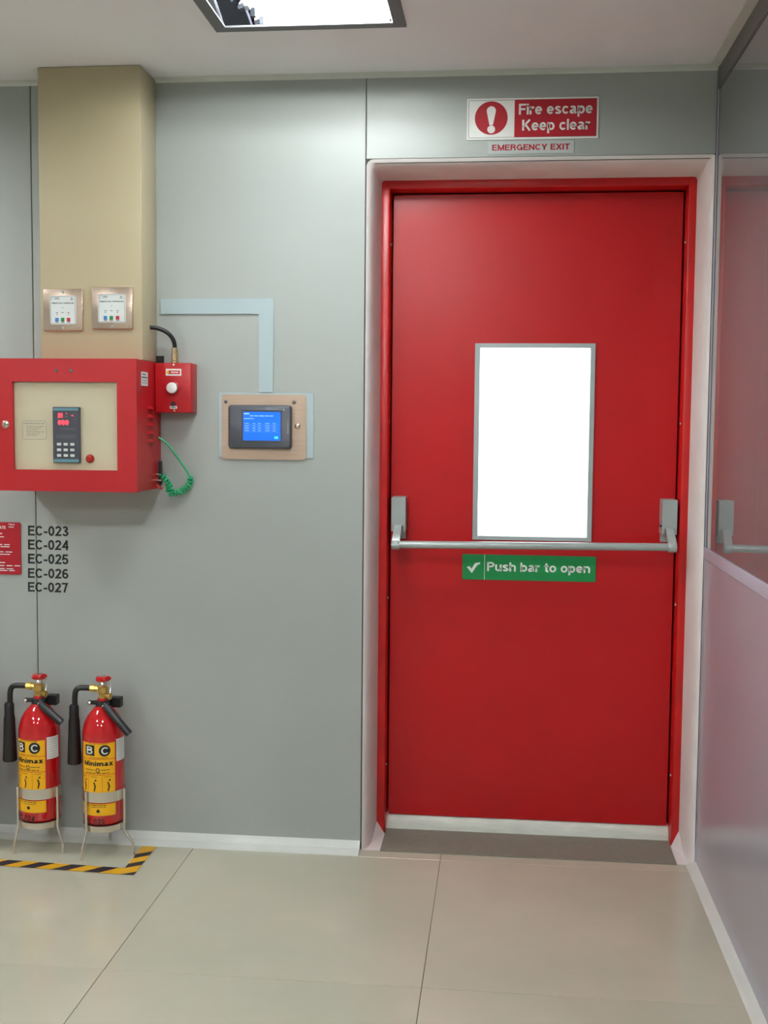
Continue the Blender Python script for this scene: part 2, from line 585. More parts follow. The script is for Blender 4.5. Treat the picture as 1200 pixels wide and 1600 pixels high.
# ---- back wall: core, then the sheet panels on it
DX0, DX1, DZ = -1.0535, -.004, 2.178   # outline of the plastered doorway
g = G().box(XL, DX0 + .01, .008, .45, 0, H)
g.box(DX0 + .01, 0, .008, .45, DZ - .012, H)
g.box(-.018, 0.0, .16, .45, 0, DZ - .012)
wall_back = g.build('wall_back', M_core, kind='structure', origin=(0, 0, 0))
PT = H - .006
for x0, x1, z0, z1 in ((XL, -3.185, .026, PT), (-3.182, -2.1245, .026, PT), (-2.1215, DX0 - .0013, .026, PT),
                       (DX0 + .0013, -.003, DZ, PT)):
    G().box(x0, x1, 0, .0078, z0, z1, bev=.0012, seg=1).build('panel', M_panel, parent=wall_back)

# ---- plaster surround of the doorway (concave splay) : trim_1
XOL, XOR, ZO = DX0 + .002, -.004, DZ - .001
XIL, XIR, ZI = -1.019, -.031, 2.143
prof = [(0, .001), (.22, .005), (.45, .018), (.66, .042), (.84, .085), (1, .152)]
g = G()
rows = []
for u, y in prof:
    xl, xr, zt = XOL + (XIL - XOL) * u, XOR + (XIR - XOR) * u, ZO + (ZI - ZO) * u
    rad = .022 - .012 * u
    pts = [(xl, y, 0)]
    for k in range(6):
        a = R_(180 - 90 * k / 5)
        pts.append((xl + rad + rad * math.cos(a), y, zt - rad + rad * math.sin(a)))
    rad2 = .006 + .006 * u
    for k in range(6):
        a = R_(90 - 90 * k / 5)
        pts.append((xr - rad2 + rad2 * math.cos(a), y, zt - rad2 + rad2 * math.sin(a)))
    pts.append((xr, y, 0))
    rows.append([g.b.verts.new(p) for p in pts])
for a, b in zip(rows, rows[1:]):
    for k in range(len(a) - 1):
        g.b.faces.new((a[k], b[k], b[k + 1], a[k + 1]))
# plaster feet that run out over the frame ends
for A, B, C, D in (((XOL + .002, -.001, 0), (-.992, -.001, 0), (-.992, .151, .002), (-1.021, .149, .048)),
                   ((XOR, -.001, 0), (-.057, .001, 0), (-.0555, .151, .002), (-.029, .149, .060))):
    F_ = (A[0], .149, 0)
    g.face([A, B, C]), g.face([A, C, D]), g.face([A, D, F_])
trim_1 = g.build('trim_1', M_plaster, kind='structure', origin=(-.53, 0, 0), smooth=True)

# ---- cove skirtings
g = G()
for a, b in ((XL, -1.056),):
    pr = [(0, .030), (-.006, .022), (-.018, .010), (-.045, .002), (-.056, .0), (.004, 0), (.004, .030)]
    A = [g.b.verts.new((a, y, z)) for y, z in pr]
    B = [g.b.verts.new((b, y, z)) for y, z in pr]
    for k in range(len(pr)):
        j = (k + 1) % len(pr)
        g.b.faces.new((A[k], A[j], B[j], B[k]))
    g.b.faces.new(A), g.b.faces.new(B)
g.build('baseboard_back', M_skirt, kind='structure')
g = G()
pr = [(0, .012), (-.010, .008), (-.022, .004), (-.030, .0), (.0, 0)]
A = [g.b.verts.new((x, YB, z)) for x, z in pr]
B = [g.b.verts.new((x, .0, z)) for x, z in pr]
for k in range(len(pr)):
    j = (k + 1) % len(pr)
    g.b.faces.new((A[k], A[j], B[j], B[k]))
g.b.faces.new(A), g.b.faces.new(B)
g.build('baseboard_right', M_skirt, kind='structure')
# cove at the top of the back wall and along the right partition
g = G()
pr = [(.0, H - .010), (-.005, H - .006), (-.016, H - .002), (-.030, H), (.0, H)]
A = [g.b.verts.new((XL, y, z)) for y, z in pr]
B = [g.b.verts.new((-.004, y, z)) for y, z in pr]
for k in range(len(pr)):
    j = (k + 1) % len(pr)
    g.b.faces.new((A[k], A[j], B[j], B[k]))
g.b.faces.new(A), g.b.faces.new(B)
g.build('trim_2', M_skirt, kind='structure')
G().box(-.034, -.0005, YB, -.031, H - .006, H - .0002, bev=.002).build('trim_3', M_skirt, kind='structure')

# ---- glazed partition on the right: wall_right > lower_panel, glass_pane, rails
wall_right = G().box(.012, .10, YB, .45, 0, H).build('wall_right', M_core, kind='structure', origin=(0, 0, 0))
for y0, y1 in ((-1.75, -.004), (-3.9, -1.753), (YB, -3.903)):
    G().box(0, .012, y0, y1, .0, .962, bev=.0015, seg=1).build('lower_panel', M_lam, parent=wall_right)
G().box(-.004, .012, YB, -.003, .964, .998, bev=.001, seg=1).build('sill_rail', M_rail, parent=wall_right)
G().box(-.004, .012, YB, -.003, 2.366, H - .0005, bev=.001, seg=1).build('head_channel', M_head, parent=wall_right)
G().box(-.0015, .012, -.0028, .02, .0, H - .0005, bev=.001, seg=1).build('corner_channel', M_rail, parent=wall_right)
yy = -.003
for y1 in (-.70, -1.70, -2.70, -3.70, -4.70, -5.70, YB):
    G().box(.001, .012, y1 + .0012, yy - .0012, .998, 2.366).build('glass_pane', M_pane, parent=wall_right)
    yy = y1

# ---- the rest of the hall, behind and beside the camera
G().box(XL - .1, XL, YB, .45, 0, H).build('wall_left', M_other, kind='structure')
G().box(XL, .1, YB - .1, YB, 0, H).build('wall_front', M_other, kind='structure')

# ================================================================== DOOR
door = thing('door_1', (-.525, .22, 0), kind='structure')
FIL, FIR, FIZ = -.993, -.055, 2.117
YF, YD = .15, .22
# frame with two jambs and head
g = G()
g.box(XIL - .004, FIL, YF, .30, 0.0, ZI + .006, bev=.003)
g.box(FIR, XIR + .004, YF, .30, 0.0, ZI + .006, bev=.003)
g.box(FIL - .004, FIR + .004, YF + .0004, .2996, FIZ, ZI + .006, bev=.003)
g.box(FIL, FIL + .03, YD + .0502, .2995, 0, FIZ)  # unseen stops behind the leaf, added to block light leaking through the gap
g.box(FIR - .03, FIR, YD + .0502, .2995, 0, FIZ)
g.box(FIL, FIR, YD + .0502, .2995, FIZ - .03, FIZ)
g.build('door_frame', M_frame, parent=door, smooth=True)
# leaf with the vision opening
LX0, LX1, LZ0, LZ1 = FIL + .006, FIR - .006, .047, FIZ - .006
GX0, GX1, GZ0, GZ1 = -.699, -.3425, 1.0005, 1.617
leaf = G().ring(LX0, LX1, LZ0, LZ1, GX0, GX1, GZ0, GZ1, YD, YD + .05)
leaf.build('door_leaf', M_red, parent=door)
bead = G().ring(-.7155, -.3275, .988, 1.6315, GX0, GX1, GZ0, GZ1, YD - .007, YD + .004).build('glazing_bead', M_bead,
                                                                                    parent=door, label='grey glazing frame around the vision panel')
G().box(GX0 - .004, GX1 + .004, YD + .020, YD + .026, GZ0 - .004, GZ1 + .004).build('glass_pane', M_glass, parent=door)
# closing strips seen in the rebate, with screws
for z in (1.948, 1.375, .79, .226):
    for x, s in ((FIL, 1), (FIR, -1)):
        G().lathe([(.0045, 0), (.0042, s * .0015), (.002, s * .003), (.0, s * .003)], (x, YF + .042, z), 'x', 10).build(
            'screw', M_alu, parent=door, smooth=True)
# painted sill
g = G()
n = 40
yf = .203
pts = []
for k in range(n + 1):
    x = FIL + .001 + (FIR - FIL - .002) * k / n
    j = random.uniform(-.0016, .0016)
    row = [(x, yf - .003 + j, 0.0), (x, yf + j, .012), (x, yf + .002 + j, .030 + j), (x, yf + .016, .042 + j),
           (x, .228, .0468), (x, .295, .0468)]
    pts.append([g.b.verts.new(p) for p in row])
for a, b in zip(pts, pts[1:]):
    for k in range(5):
        g.b.faces.new((a[k], b[k], b[k + 1], a[k + 1]))
g.build('door_sill', M_sill, parent=door, smooth=True, label='white unevenly painted sill')

# panic push bar : door_1 > push_bar > housing, arm
BY = .100
pL, pR = Vector((-.946, BY, .9782)), Vector((-.0945, BY, .9862))
bar = G().tube([pL, pR], .0122, 20).build('push_bar', M_alu, parent=door, smooth=True,
                                         label='satin aluminium push bar across the door')
for s, hx0, hx1, zt, ax0, ax1, bz in ((1, -.9795, -.9330, 1.1285, -.9725, -.9460, .9782),
                                      (-1, -.1100, -.0635, 1.1330, -.0972, -.0706, .9862)):
    # housing: tapered box rounded at top with cheeks either side of the arm
    g = G()
    zb = zt - .094
    g.prism(rrect(hx0, hx1, zb, zt, .004, 3), .150, YD)
    g.prism([(hx0, zb + .01), (hx0, zb - .018), (hx0 + .008, zb - .018), (hx0 + .010, zb + .01)], .152, YD)
    g.prism([(hx1 - .010, zb + .01), (hx1 - .008, zb - .018), (hx1, zb - .018), (hx1, zb + .01)], .152, YD)
    g.box(hx0 + .003, hx1 - .003, .196, YD, zb - .046, zb)
    g.build('bar_housing', M_alu, parent=bar)
    g = G()
    n = 8
    A_ = Vector(((hx0 + hx1) / 2, .158, zb + .004))
    B_ = Vector(((ax0 + ax1) / 2, BY - .006, bz))
    rows = []
    for k in range(n + 1):
        t = k / n
        c = A_.lerp(B_, t)
        c.y -= .010 * math.sin(math.pi * t)
        wd = (ax1 - ax0) / 2 * (.88 + .12 * t)
        rows.append((c, wd))
    prev = None
    for k, (c, wd) in enumerate(rows):
        th = .011
        ring = [g.b.verts.new((c.x - wd, c.y - th, c.z)), g.b.verts.new((c.x + wd, c.y - th, c.z)),
                g.b.verts.new((c.x + wd, c.y + th, c.z)), g.b.verts.new((c.x - wd, c.y + th, c.z))]
        if prev:
            for q in range(4):
                g.b.faces.new((prev[q], prev[(q + 1) % 4], ring[(q + 1) % 4], ring[q]))
        else:
            g.b.faces.new(ring)
        prev = ring
    g.b.faces.new(prev)
    g.tube([(ax0, BY, bz), (ax0 + .002, BY, bz), (ax1 - .002, BY, bz), (ax1, BY, bz)], [.0145, .0165, .0165, .0145],
           20)
    g.build('bar_arm', M_alu, parent=bar, smooth=True)

# mat in the doorway
G().prism([(-.991, 0), (-.058, 0), (-.058, .004), (-.991, .004)], -.006, .198).build(
    'threshold_mat', M_mat, label='flat grey-brown mat lying in the doorway in front of the red door', cat='mat')

# ================================================================== SIGNS
t = thing('fire_escape_sign', (-.547, 0, 2.229),
          'red and white Fire escape Keep clear sign with exclamation mark above the door', 'sign')
G().box(-.7450, -.3500, -.0035, -.0002, 2.2285, 2.3512, bev=.0006, seg=1).build('backing', M_white, parent=t)
flat(outline(-.7398, -.3560, 2.2345, 2.3460, .0011), -.0037).build('border_line', M_ink, parent=t)
flat(rect(-.6015, -.3568, 2.2355, 2.3452), -.0038).build('red_field', M_signred, parent=t)
flat([disc(-.6715, 2.2931, .0496, 40)], -.0038).build('red_disc', M_signred, parent=t)
ex = [(-.6715 + .0140 * math.cos(R_(a)), 2.3140 + .0140 * math.sin(R_(a))) for a in range(0, 181, 15)]
ex += [(-.6767, 2.2720), (-.6663, 2.2720)]
flat([ex, disc(-.6712, 2.2592, .0118, 24)], -.0041).build('exclamation_mark', M_white, parent=t)
flat(fit('Fire escape', -.5884, -.3685, 2.2925, 2.3335, .021), -.0041).build('lettering', M_white, parent=t)
flat(fit('Keep clear', -.5779, -.3750, 2.2450, 2.2880, .021), -.0041).build('lettering', M_white, parent=t)

t = thing('emergency_exit_sign', (-.552, 0, 2.186), 'small pale EMERGENCY EXIT sign in red capitals under the fire escape sign',
          'sign')
G().box(-.6828, -.4213, -.0022, -.0002, 2.1862, 2.2235, bev=.0004, seg=1).build('backing', mat('clear_plate', rgb(185, 192, 190), .3), parent=t)
flat(fit('EMERGENCY EXIT', -.6675, -.4342, 2.1935, 2.2150, .03), -.0024).build('lettering', M_redink, parent=t)

t = thing('push_bar_sign', (-.529, .22, .855), 'green Push bar to open sign with tick on the red door', 'sign')
G().prism(rrect(-.7475, -.3105, .8545, .9385, .004, 3), .2172, .2198).build('backing', M_green, parent=t)
flat(rect(-.6752, -.6736, .8548, .9382), .2169).build('divider_line', M_white, parent=t)
flat(fit('Push bar to open', -.6655, -.3290, .8755, .9140, .022), .2168).build('lettering', M_white, parent=t)
tick = [(-.7330, .8960), (-.7235, .8985), (-.7168, .8900), (-.7060, .9090), (-.6890, .9125), (-.6888, .9075),
        (-.6990, .9020), (-.7160, .8755)]
flat([[tick[0], tick[1], tick[2], tick[7]], [tick[2], tick[3], tick[6], tick[7]],
      [tick[3], tick[4], tick[5], tick[6]]], .2168).build('tick_mark', M_white, parent=t)

# numbers on the wall
for i, (n_, za, zb_) in enumerate((('EC-023', .9945, 1.0270), ('EC-024', .9490, .9815), ('EC-025', .9030, .9355),
                                   ('EC-026', .8560, .8880), ('EC-027', .8100, .8425))):
    flat(fit(n_, -2.1500 - i * .0007, -2.0142 - i * .0006, za, zb_, .026), -.0006).build(
        'wall_lettering', M_ink, label='black vinyl lettering %s on the grey wall beside the red placard' % n_,
        cat='lettering')

# red placard at the left edge
t = thing('red_placard', (-2.33, 0, .866), 'dark red placard of white writing on the wall left of the black numbers', 'sign')
G().prism(rrect(-2.48, -2.1742, .8660, 1.0368, .006, 4), -.004, -.0002).build('backing', M_signred, parent=t)
flat(fit('ATE', -2.2450, -2.2238, 1.0150, 1.0265, .03), -.0044).build('lettering', M_white, parent=t)
flat(fit('Class', -2.2140, -2.1930, 1.0275, 1.0335, .02), -.0044).build('lettering', M_white, parent=t)
pl = scribble(-2.2140, -2.1960, 1.0215, .003, 3)
for k, (z, xr) in enumerate(((1.000, -2.236), (.989, -2.230), (.964, -2.205), (.957, -2.212), (.940, -2.188),
                             (.932, -2.205), (.905, -2.226), (.895, -2.176), (.885, -2.200), (.879, -2.195))):
    pl += scribble(-2.40, xr, z, .0028, 20 + k)
flat(pl, -.0044).build('small_print', M_white, parent=t, kind='stuff')

# ================================================================== RISER AND CONTROL PLATES
g = G().box(-2.036, -1.7160, -.150, -.0004, 1.5535, H - .001, bev=.002)
g.build('riser_box', M_beige, label='beige boxed riser on the wall above the red control cabinet', cat='riser',
        smooth=True)
for k, (x0, x1, z0, z1, lab) in enumerate((
        (-2.0245, -1.8993, 1.6412, 1.7679, 'left steel gas control plate with three coloured keys on the beige riser'),
        (-1.8710, -1.7426, 1.6468, 1.7725, 'right steel gas control plate with three coloured keys on the beige riser'))):
    t = thing('control_plate', ((x0 + x1) / 2, -.1500, z0), lab, 'control plate')
    g = G().box(x0, x1, -.1590, -.1502, z0, z1, bev=.002)
    g.build('back_plate', M_steel, parent=t, smooth=True)
    xc = (x0 + x1) / 2
    ix0, ix1 = (x0 + .0235, x0 + .1045) if k == 0 else (x0 + .0215, x0 + .1060)
    iz0, iz1 = z0 + .019, z1 - .021
    p = G().prism(rrect(ix0, ix1, iz0, iz1, .004, 3), -.1625, -.1585).build('face_plate', M_sticker, parent=t)
    wd = ix1 - ix0
    flat(outline(ix0 + .002, ix1 - .002, iz0 + .002, iz1 - .002, .001), -.1627).build('border_line', M_greyprint, parent=p)
    pr_ = fit('REMOTE GAS CONTROLLER', ix0 + .006, ix1 - .006, iz1 - .0255, iz1 - .0200, .04)
    pr_ += scribble(ix0 + .015, ix0 + .028, iz1 - .0085, .0018, 1) + outline(ix0 + .004, ix0 + .030, iz1 - .012, iz1 - .005, .0006)
    pr_ += [disc(ix1 - .012, iz1 - .008, .002, 10)] + rect(ix1 - .017, ix1 - .007, iz1 - .0135, iz1 - .012)
    pr_ += [disc((ix0 + ix1) / 2, iz1 - .036, .0012, 8)]
    for q, f in enumerate((.27, .49, .72)):
        kx = ix0 + wd * f
        pr_ += rect(kx - .004, kx + .004, iz0 + .0345, iz0 + .036)
        pr_ += [disc(kx, iz0 + .0300, .0016, 10)] if q != 1 else []
        pr_ += rect(kx - .005, kx + .005, iz0 + .0055, iz0 + .007)
    flat(pr_, -.1628).build('print', M_ink, parent=p, kind='stuff')
    for f, mk, nm in ((.27, M_blueb, 'blue key'), (.49, M_greenb, 'green key'), (.72, M_redb, 'red key')):
        kx = ix0 + wd * f
        G().box(kx - .0054, kx + .0054, -.1645, -.1622, iz0 + .0085, iz0 + .0195, bev=.0008, seg=1).build(
            'key', mk, parent=p, label=nm)
    for z in (z0 + .009, z1 - .010):
        G().lathe([(.0035, -.1618), (.0035, -.1585)], (xc, 0, z), 'y', 12).build('screw', M_alu, parent=t)

# ================================================================== RED CONTROL CABINET
YC = -.2475
CX0, CX1, CZ0, CZ1 = -2.146, -1.7052, 1.1558, 1.5508
WX0, WX1, WZ0, WZ1 = -2.0872, -1.7640, 1.2190, 1.4827
cab = thing('control_cabinet', (-1.925, 0, CZ0), 'large red wall cabinet with cream panel, keypad controller and vents',
            'cabinet')
g = G().box(CX0, CX1, YC + .022, -.0004, CZ0, CZ1, bev=.0015)
g.build('cabinet_body', M_cab, parent=cab)
dr = G().ring(CX0 - .001, CX1 + .001, CZ0 - .001, CZ1 + .001, WX0, WX1, WZ0, WZ1, YC, YC + .0205).build(
    'cabinet_door', M_cab, parent=cab)
pan = G().box(WX0 + .0003, WX1 - .0003, YC + .0125, YC + .0200, WZ0 + .0003, WZ1 - .0003).build('inner_panel', M_cream, parent=cab,
                                                                        label='cream inner panel')
for x in (-1.9496, -1.9041):
    G().lathe([(0, YC - .003), (.0045, YC - .0025), (.0055, YC), ], (x, 0, 1.5158), 'y', 14).build('plug', M_gframe, parent=dr, smooth=True)
g = G().lathe([(0, YC - .010), (.0055, YC - .010), (.0075, YC - .007), (.0115, YC - .004), (.0115, YC)], (-2.109, 0, 1.3545), 'y', 20)
g.build('cam_lock', M_rod, parent=dr, smooth=True)
flat(rect(-2.1102, -2.1078, 1.3515, 1.3575), YC - .0104).build('key_slot', M_ink, parent=dr)
# keypad controller
KX0, KX1, KZ0, KZ1 = -1.9625, -1.8795, 1.2408, 1.4078
YP = YC + .0125
kp = G().box(KX0, KX1, YP - .014, YP - .0002, KZ0, KZ1, bev=.002).build('keypad_controller', M_dark, parent=cab)
yk = YP - .0143
G().box(KX0 + .003, KX1 - .003, yk - .0004, yk + .0004, 1.3970, 1.4045).build('title_strip', M_teal, parent=kp)
G().box(KX0 + .003, KX1 - .003, yk - .0004, yk + .0004, 1.2430, 1.2520).build('base_strip', M_teal, parent=kp)
flat(fit('N', -1.9445, -1.9310, 1.3755, 1.3895, .05) + fit('000', -1.9455, -1.9125, 1.3540, 1.3690, .05) +
     [disc(-1.9008, 1.3825, .0022, 10), disc(-1.9190, 1.3885, .0016, 8)], yk - .0004).build('digit_display', M_led, parent=kp,
                                                                                 label='glowing red digits')
pr_ = []
for z, a, b in ((1.3745, -1.953, -1.941), (1.3795, -1.9260, -1.9140), (1.3885, -1.897, -1.890), (1.380, -1.897, -1.890),
                (1.372, -1.897, -1.890), (1.363, -1.897, -1.890), (1.3425, -1.934, -1.892), (1.3235, -1.950, -1.892),
                (1.3175, -1.950, -1.892)):
    pr_ += rect(a, b, z - .0006, z + .0006)
flat(pr_, yk - .0002).build('print', M_greyprint, parent=kp, kind='stuff')
for r in range(3):
    for c in range(3):
        kx, kz = -1.9428 + c * .0206, 1.2965 - r * .0168
        G().box(kx - .0062, kx + .0062, yk - .0020, yk + .0005, kz - .0040, kz + .0040, bev=.0006, seg=1).build(
            'key', M_keytop, parent=kp)
# round lamp, note
g = G().lathe([(0, YP - .012), (.007, YP - .0115), (.0095, YP - .008), (.0095, YP - .004), (.0130, YP - .004), (.0130, YP - .0002)], (-1.8520, 0, 1.2535), 'y', 24)
g.build('indicator_lamp', mat('red_lens', rgb(170, 40, 32), .25), parent=cab, smooth=True)
pr_ = []
rr = rrect(-2.0625, -1.9870, 1.3095, 1.3660, .006, 4)
ri = rrect(-2.0615, -1.9880, 1.3105, 1.3650, .0052, 4)
for k in range(len(rr)):
    j = (k + 1) % len(rr)
    pr_.append([rr[k], rr[j], ri[j], ri[k]])
pr_ += fit('OPERATING INSTRUCTION', -2.0575, -1.9945, 1.3560, 1.3605, .03)
for k in range(6):
    pr_ += scribble(-2.0500, -1.9950 - (k % 3) * .010, 1.3490 - k * .0055, .0016, 40 + k)
flat(pr_, YP - .0004).build('printed_note', M_greyprint, parent=cab)
# side sticker and louvres
st = side(rect(-.2005, -.1340, 1.4745, 1.5165), CX1 + .0006).build('side_sticker', M_sticker, parent=cab,
                                                                label='pale sticker on the cabinet side')
side(scribble(-.190, -.155, 1.509, .003, 5) + scribble(-.195, -.140, 1.500, .0036, 6) +
     scribble(-.195, -.140, 1.4905, .0014, 7) + scribble(-.195, -.140, 1.4835, .0014, 8), CX1 + .0009).build('print', M_ink, parent=st, kind='stuff')
for z in (1.4080, 1.3815, 1.3565, 1.3315, 1.3060):
    g = G()
    n = 8
    ra, rb = [], []
    for k in range(n + 1):
        a = math.pi * k / n
        ra.append(g.b.verts.new((CX1 + .0002, -.112 - .030 * math.cos(a), z + .0075 * math.sin(a))))
        rb.append(g.b.verts.new((CX1 + .0075 * math.sin(a) + .0003, -.112 - .029 * math.cos(a), z - .003)))
    for k in range(n):
        g.b.faces.new((ra[k], ra[k + 1], rb[k + 1], rb[k]))
    g.build('louvre', M_cab, parent=cab, smooth=True)

# ---- small red release box
bx = thing('release_box', (-1.645, 0, 1.395), 'small red box with white round push button beside the cabinet', 'switch box')
G().box(-1.7038, -1.5868, -.068, -.0004, 1.3948, 1.5494, bev=.003).build('box_body', M_cab, parent=bx, smooth=True)
G().lathe([(.0195, -.068), (.0215, -.071), (.0215, -.076), (.0185, -.078), (.0175, -.071), (.0175, -.0678)], (-1.6450, 0, 1.4712), 'y', 32).build(
    'button_collar', M_cab, parent=bx, smooth=True)
G().lathe([(.0, -.0845), (.013, -.0845), (.0168, -.082), (.0172, -.068)], (-1.6458, 0, 1.4717), 'y', 32).build(
    'push_button', M_white, parent=bx, smooth=True, label='white round push button')
pp = G().box(-1.6680, -1.6185, -.0695, -.0678, 1.5095, 1.5310, bev=.0004, seg=1).build('name_plate', M_white, parent=bx)
flat(rect(-1.6590, -1.6225, 1.5145, 1.5260), -.0699).build('red_field', M_redb, parent=pp)
flat([[(-1.6645, 1.5165), (-1.6600, 1.5140), (-1.6570, 1.5190), (-1.6590, 1.5270), (-1.6640, 1.5250)]], -.0700).build('flame_mark', M_yellow, parent=pp)
flat(scribble(-1.651, -1.626, 1.5203, .0035, 2), -.0701).build('print', M_white, parent=pp, kind='stuff')
G().lathe([(.0065, -.073), (.0075, -.0678)], (-1.6450, 0, 1.4220), 'y', 14).build('key_switch', M_black, parent=bx)
G().box(-1.6555, -1.6325, -.0690, -.0678, 1.4075, 1.4160).build('key_label', M_sticker, parent=bx)
flat(scribble(-1.6525, -1.6355, 1.4118, .003, 9), -.0692).build('print', M_ink, parent=bx, kind='stuff')
for z in (1.5430, 1.4018):
    G().lathe([(0, -.0705), (.003, -.070), (.0042, -.068)], (-1.6420, 0, z), 'y', 12).build('screw', M_rod, parent=bx, smooth=True)

# cable gland and conduit from the riser
cd = thing('conduit', (-1.650, -.04, 1.5495), 'black flexible conduit with metal gland curving from riser to small red box', 'cable')
pts = []
P0, P1, P2, P3 = Vector((-1.7170, -.070, 1.6590)), Vector((-1.680, -.062, 1.6580)), Vector((-1.6440, -.045, 1.640)), Vector((-1.6470, -.040, 1.597))
for k in range(15):
    u = k / 14
    pts.append((1 - u) ** 3 * P0 + 3 * (1 - u) ** 2 * u * P1 + 3 * (1 - u) * u * u * P2 + u ** 3 * P3)
G().tube(pts, .0066, 14).build('hose', M_black, parent=cd, smooth=True)
G().lathe([(.0095, 1.5500), (.0115, 1.5515), (.0115, 1.5560), (.0085, 1.5565), (.0095, 1.5580), (.0108, 1.5590), (.0108, 1.5780), (.0095, 1.5790), (.0098, 1.5950), (.0080, 1.5985)], (-1.6470, -.040, 0), 'z', 6).build(
    'gland', mat('gland_brass', rgb(186, 164, 126), .3, metal=.8), parent=cd, label='brass and steel gland')
G().box(-1.7155, -1.6930, -.012, -.0006, 1.5515, 1.5745, bev=.001, seg=1).build(
    'black_block', M_black, label='small black block on the wall behind the conduit gland', cat='cable clip', origin=(-1.71, -.02, 1.55))

# green coiled cord with its black holder
cc = thing('coiled_cord', (-1.66, -.012, 1.14), 'green coiled plastic cord hanging from the side of the red cabinet', 'cord')
g = G()
strand = [(-1.7040, -.030, 1.3170), (-1.6745, -.028, 1.2963), (-1.6550, -.028, 1.2710), (-1.6436, -.026, 1.2541),
          (-1.6280, -.024, 1.2310), (-1.6168, -.022, 1.2140), (-1.6060, -.020, 1.1945)]
g.tube(strand, .0030, 8)
path = [Vector(p) for p in ((-1.6050, -.018, 1.1930), (-1.6050, -.018, 1.1800), (-1.6110, -.018, 1.1670), (-1.6220, -.018, 1.1560),
                            (-1.6350, -.018, 1.1480), (-1.6500, -.018, 1.1440), (-1.6650, -.019, 1.1420), (-1.6750, -.022, 1.1400),
                            (-1.6700, -.028, 1.1520), (-1.6680, -.034, 1.1640), (-1.6760, -.040, 1.1790), (-1.6850, -.042, 1.1960), (-1.6880, -.040, 1.2010))]


def catmull(P, n):
    out = []
    for i in range(len(P) - 1):
        a, b, c, d = P[max(i - 1, 0)], P[i], P[i + 1], P[min(i + 2, len(P) - 1)]
        for k in range(n):
            u = k / n
            out.append(.5 * ((2 * b) + (c - a) * u + (2 * a - 5 * b + 4 * c - d) * u * u + (3 * b - a - 3 * c + d) * u ** 3))
    out.append(P[-1])
    return out


sp = catmull(path, 26)
L = [0]
for a, b in zip(sp, sp[1:]):
    L.append(L[-1] + (b - a).length)
hel = []
for i, p in enumerate(sp):
    tt = (sp[min(i + 1, len(sp) - 1)] - sp[max(i - 1, 0)]).normalized()
    n1 = Vector((0, 1, 0))
    n1 = (n1 - tt * n1.dot(tt)).normalized()
    n2 = tt.cross(n1)
    a = L[i] / .0105 * 2 * math.pi
    rr_ = .0088 * min(1, i / 8)
    hel.append(p + rr_ * (math.cos(a) * n1 + math.sin(a) * n2))
g.tube(hel, .0030, 7)
g.build('cord', M_coil, parent=cc, smooth=True)
hd = thing('cord_holder', (-1.697, -.03, 1.16), 'thin black holder with metal clips at the cabinet bottom corner', 'holder')
G().box(-1.7010, -1.6915, -.045, -.030, 1.1680, 1.2430, bev=.002).build('holder_body', M_black, parent=hd)
G().tube([(-1.7040, -.050, 1.1830), (-1.6900, -.050, 1.1820)], .0030, 8).build('clip', M_rod, parent=hd)
G().tube([(-1.7040, -.050, 1.2020), (-1.6960, -.050, 1.2000)], .0024, 8).build('clip', M_rod, parent=hd)
G().tube([(-1.7035, -.055, 1.1700), (-1.6960, -.055, 1.1600), (-1.6850, -.052, 1.1560)], .0036, 8).build('hook', M_cab, parent=hd, label='red hook')

# ================================================================== TRUNKING AND TOUCH DISPLAY
g = G()
tz0, tz1 = 1.7062, 1.7535
g.prism([(-1.7020, tz0), (-1.3868, tz0), (-1.3868, 1.4622), (-1.3425, 1.4622), (-1.3400, tz1), (-1.7020, tz1)], -.006, -.0004)
g.build('cable_trunking', M_trunk, label='pale blue-grey flat L-shaped trunking running from riser to touch display', cat='trunking')

hm = thing('touch_display', (-1.37, 0, 1.25), 'small touch display with lit blue screen set in a metal wall plate', 'display')
G().box(-1.5165, -1.2125, -.0035, -.0004, 1.2560, 1.4605, bev=.0006, seg=1).build('mounting_board', M_trunk, parent=hm)
G().prism(rrect(-1.5055, -1.2350, 1.2505, 1.4545, .010, 4), -.0065, -.0036).build('steel_plate', M_brushed, parent=hm)
# bezel
g = G()
o1 = rrect(-1.4810, -1.2800, 1.2840, 1.4220, .010, 4)
o2 = rrect(-1.4740, -1.2840, 1.2900, 1.4150, .009, 4)
A = [g.b.verts.new((x, -.0066, z)) for x, z in o1]
A2 = [g.b.verts.new((x, -.022, z)) for x, z in o1]
B = [g.b.verts.new((x, -.030, z)) for x, z in o2]
for P_, Q_ in ((A, A2), (A2, B)):
    for k in range(len(P_)):
        j = (k + 1) % len(P_)
        g.b.faces.new((P_[k], P_[j], Q_[j], Q_[k]))
g.b.faces.new(B)
bz = g.build('bezel', M_hmi, parent=hm, smooth=True)
G().ring(-1.4360, -1.3085, 1.3055, 1.4055, -1.4315, -1.3125, 1.3105, 1.4005, -.0312, -.0295).build('screen_surround', M_dark, parent=bz)
sc_ = G().box(-1.4314, -1.3126, -.0305, -.0299, 1.3106, 1.4004).build('screen', M_screen, parent=bz, label='lit blue screen')
tx = rect(-1.4290, -1.4120, 1.3920, 1.3965)
tx += scribble(-1.4100, -1.3300, 1.3875, .0024, 11) + scribble(-1.4290, -1.3960, 1.3790, .0024, 12)
for r in range(4):
    z = 1.3640 - r * .0075
    for c, x in enumerate((-1.4270, -1.4010, -1.3840, -1.3610, -1.3370)):
        tx += rect(x, x + (.014 if c in (0, 3) else .009), z - .0008, z + .0008)
    tx += rect(-1.4270, -1.3200, z - .0040, z - .0037)
flat(tx, -.0307).build('screen_text', M_screentext, parent=bz)
flat(rect(-1.3320, -1.3200, 1.3160, 1.3240), -.0307).build('screen_button', M_screenbtn, parent=bz)
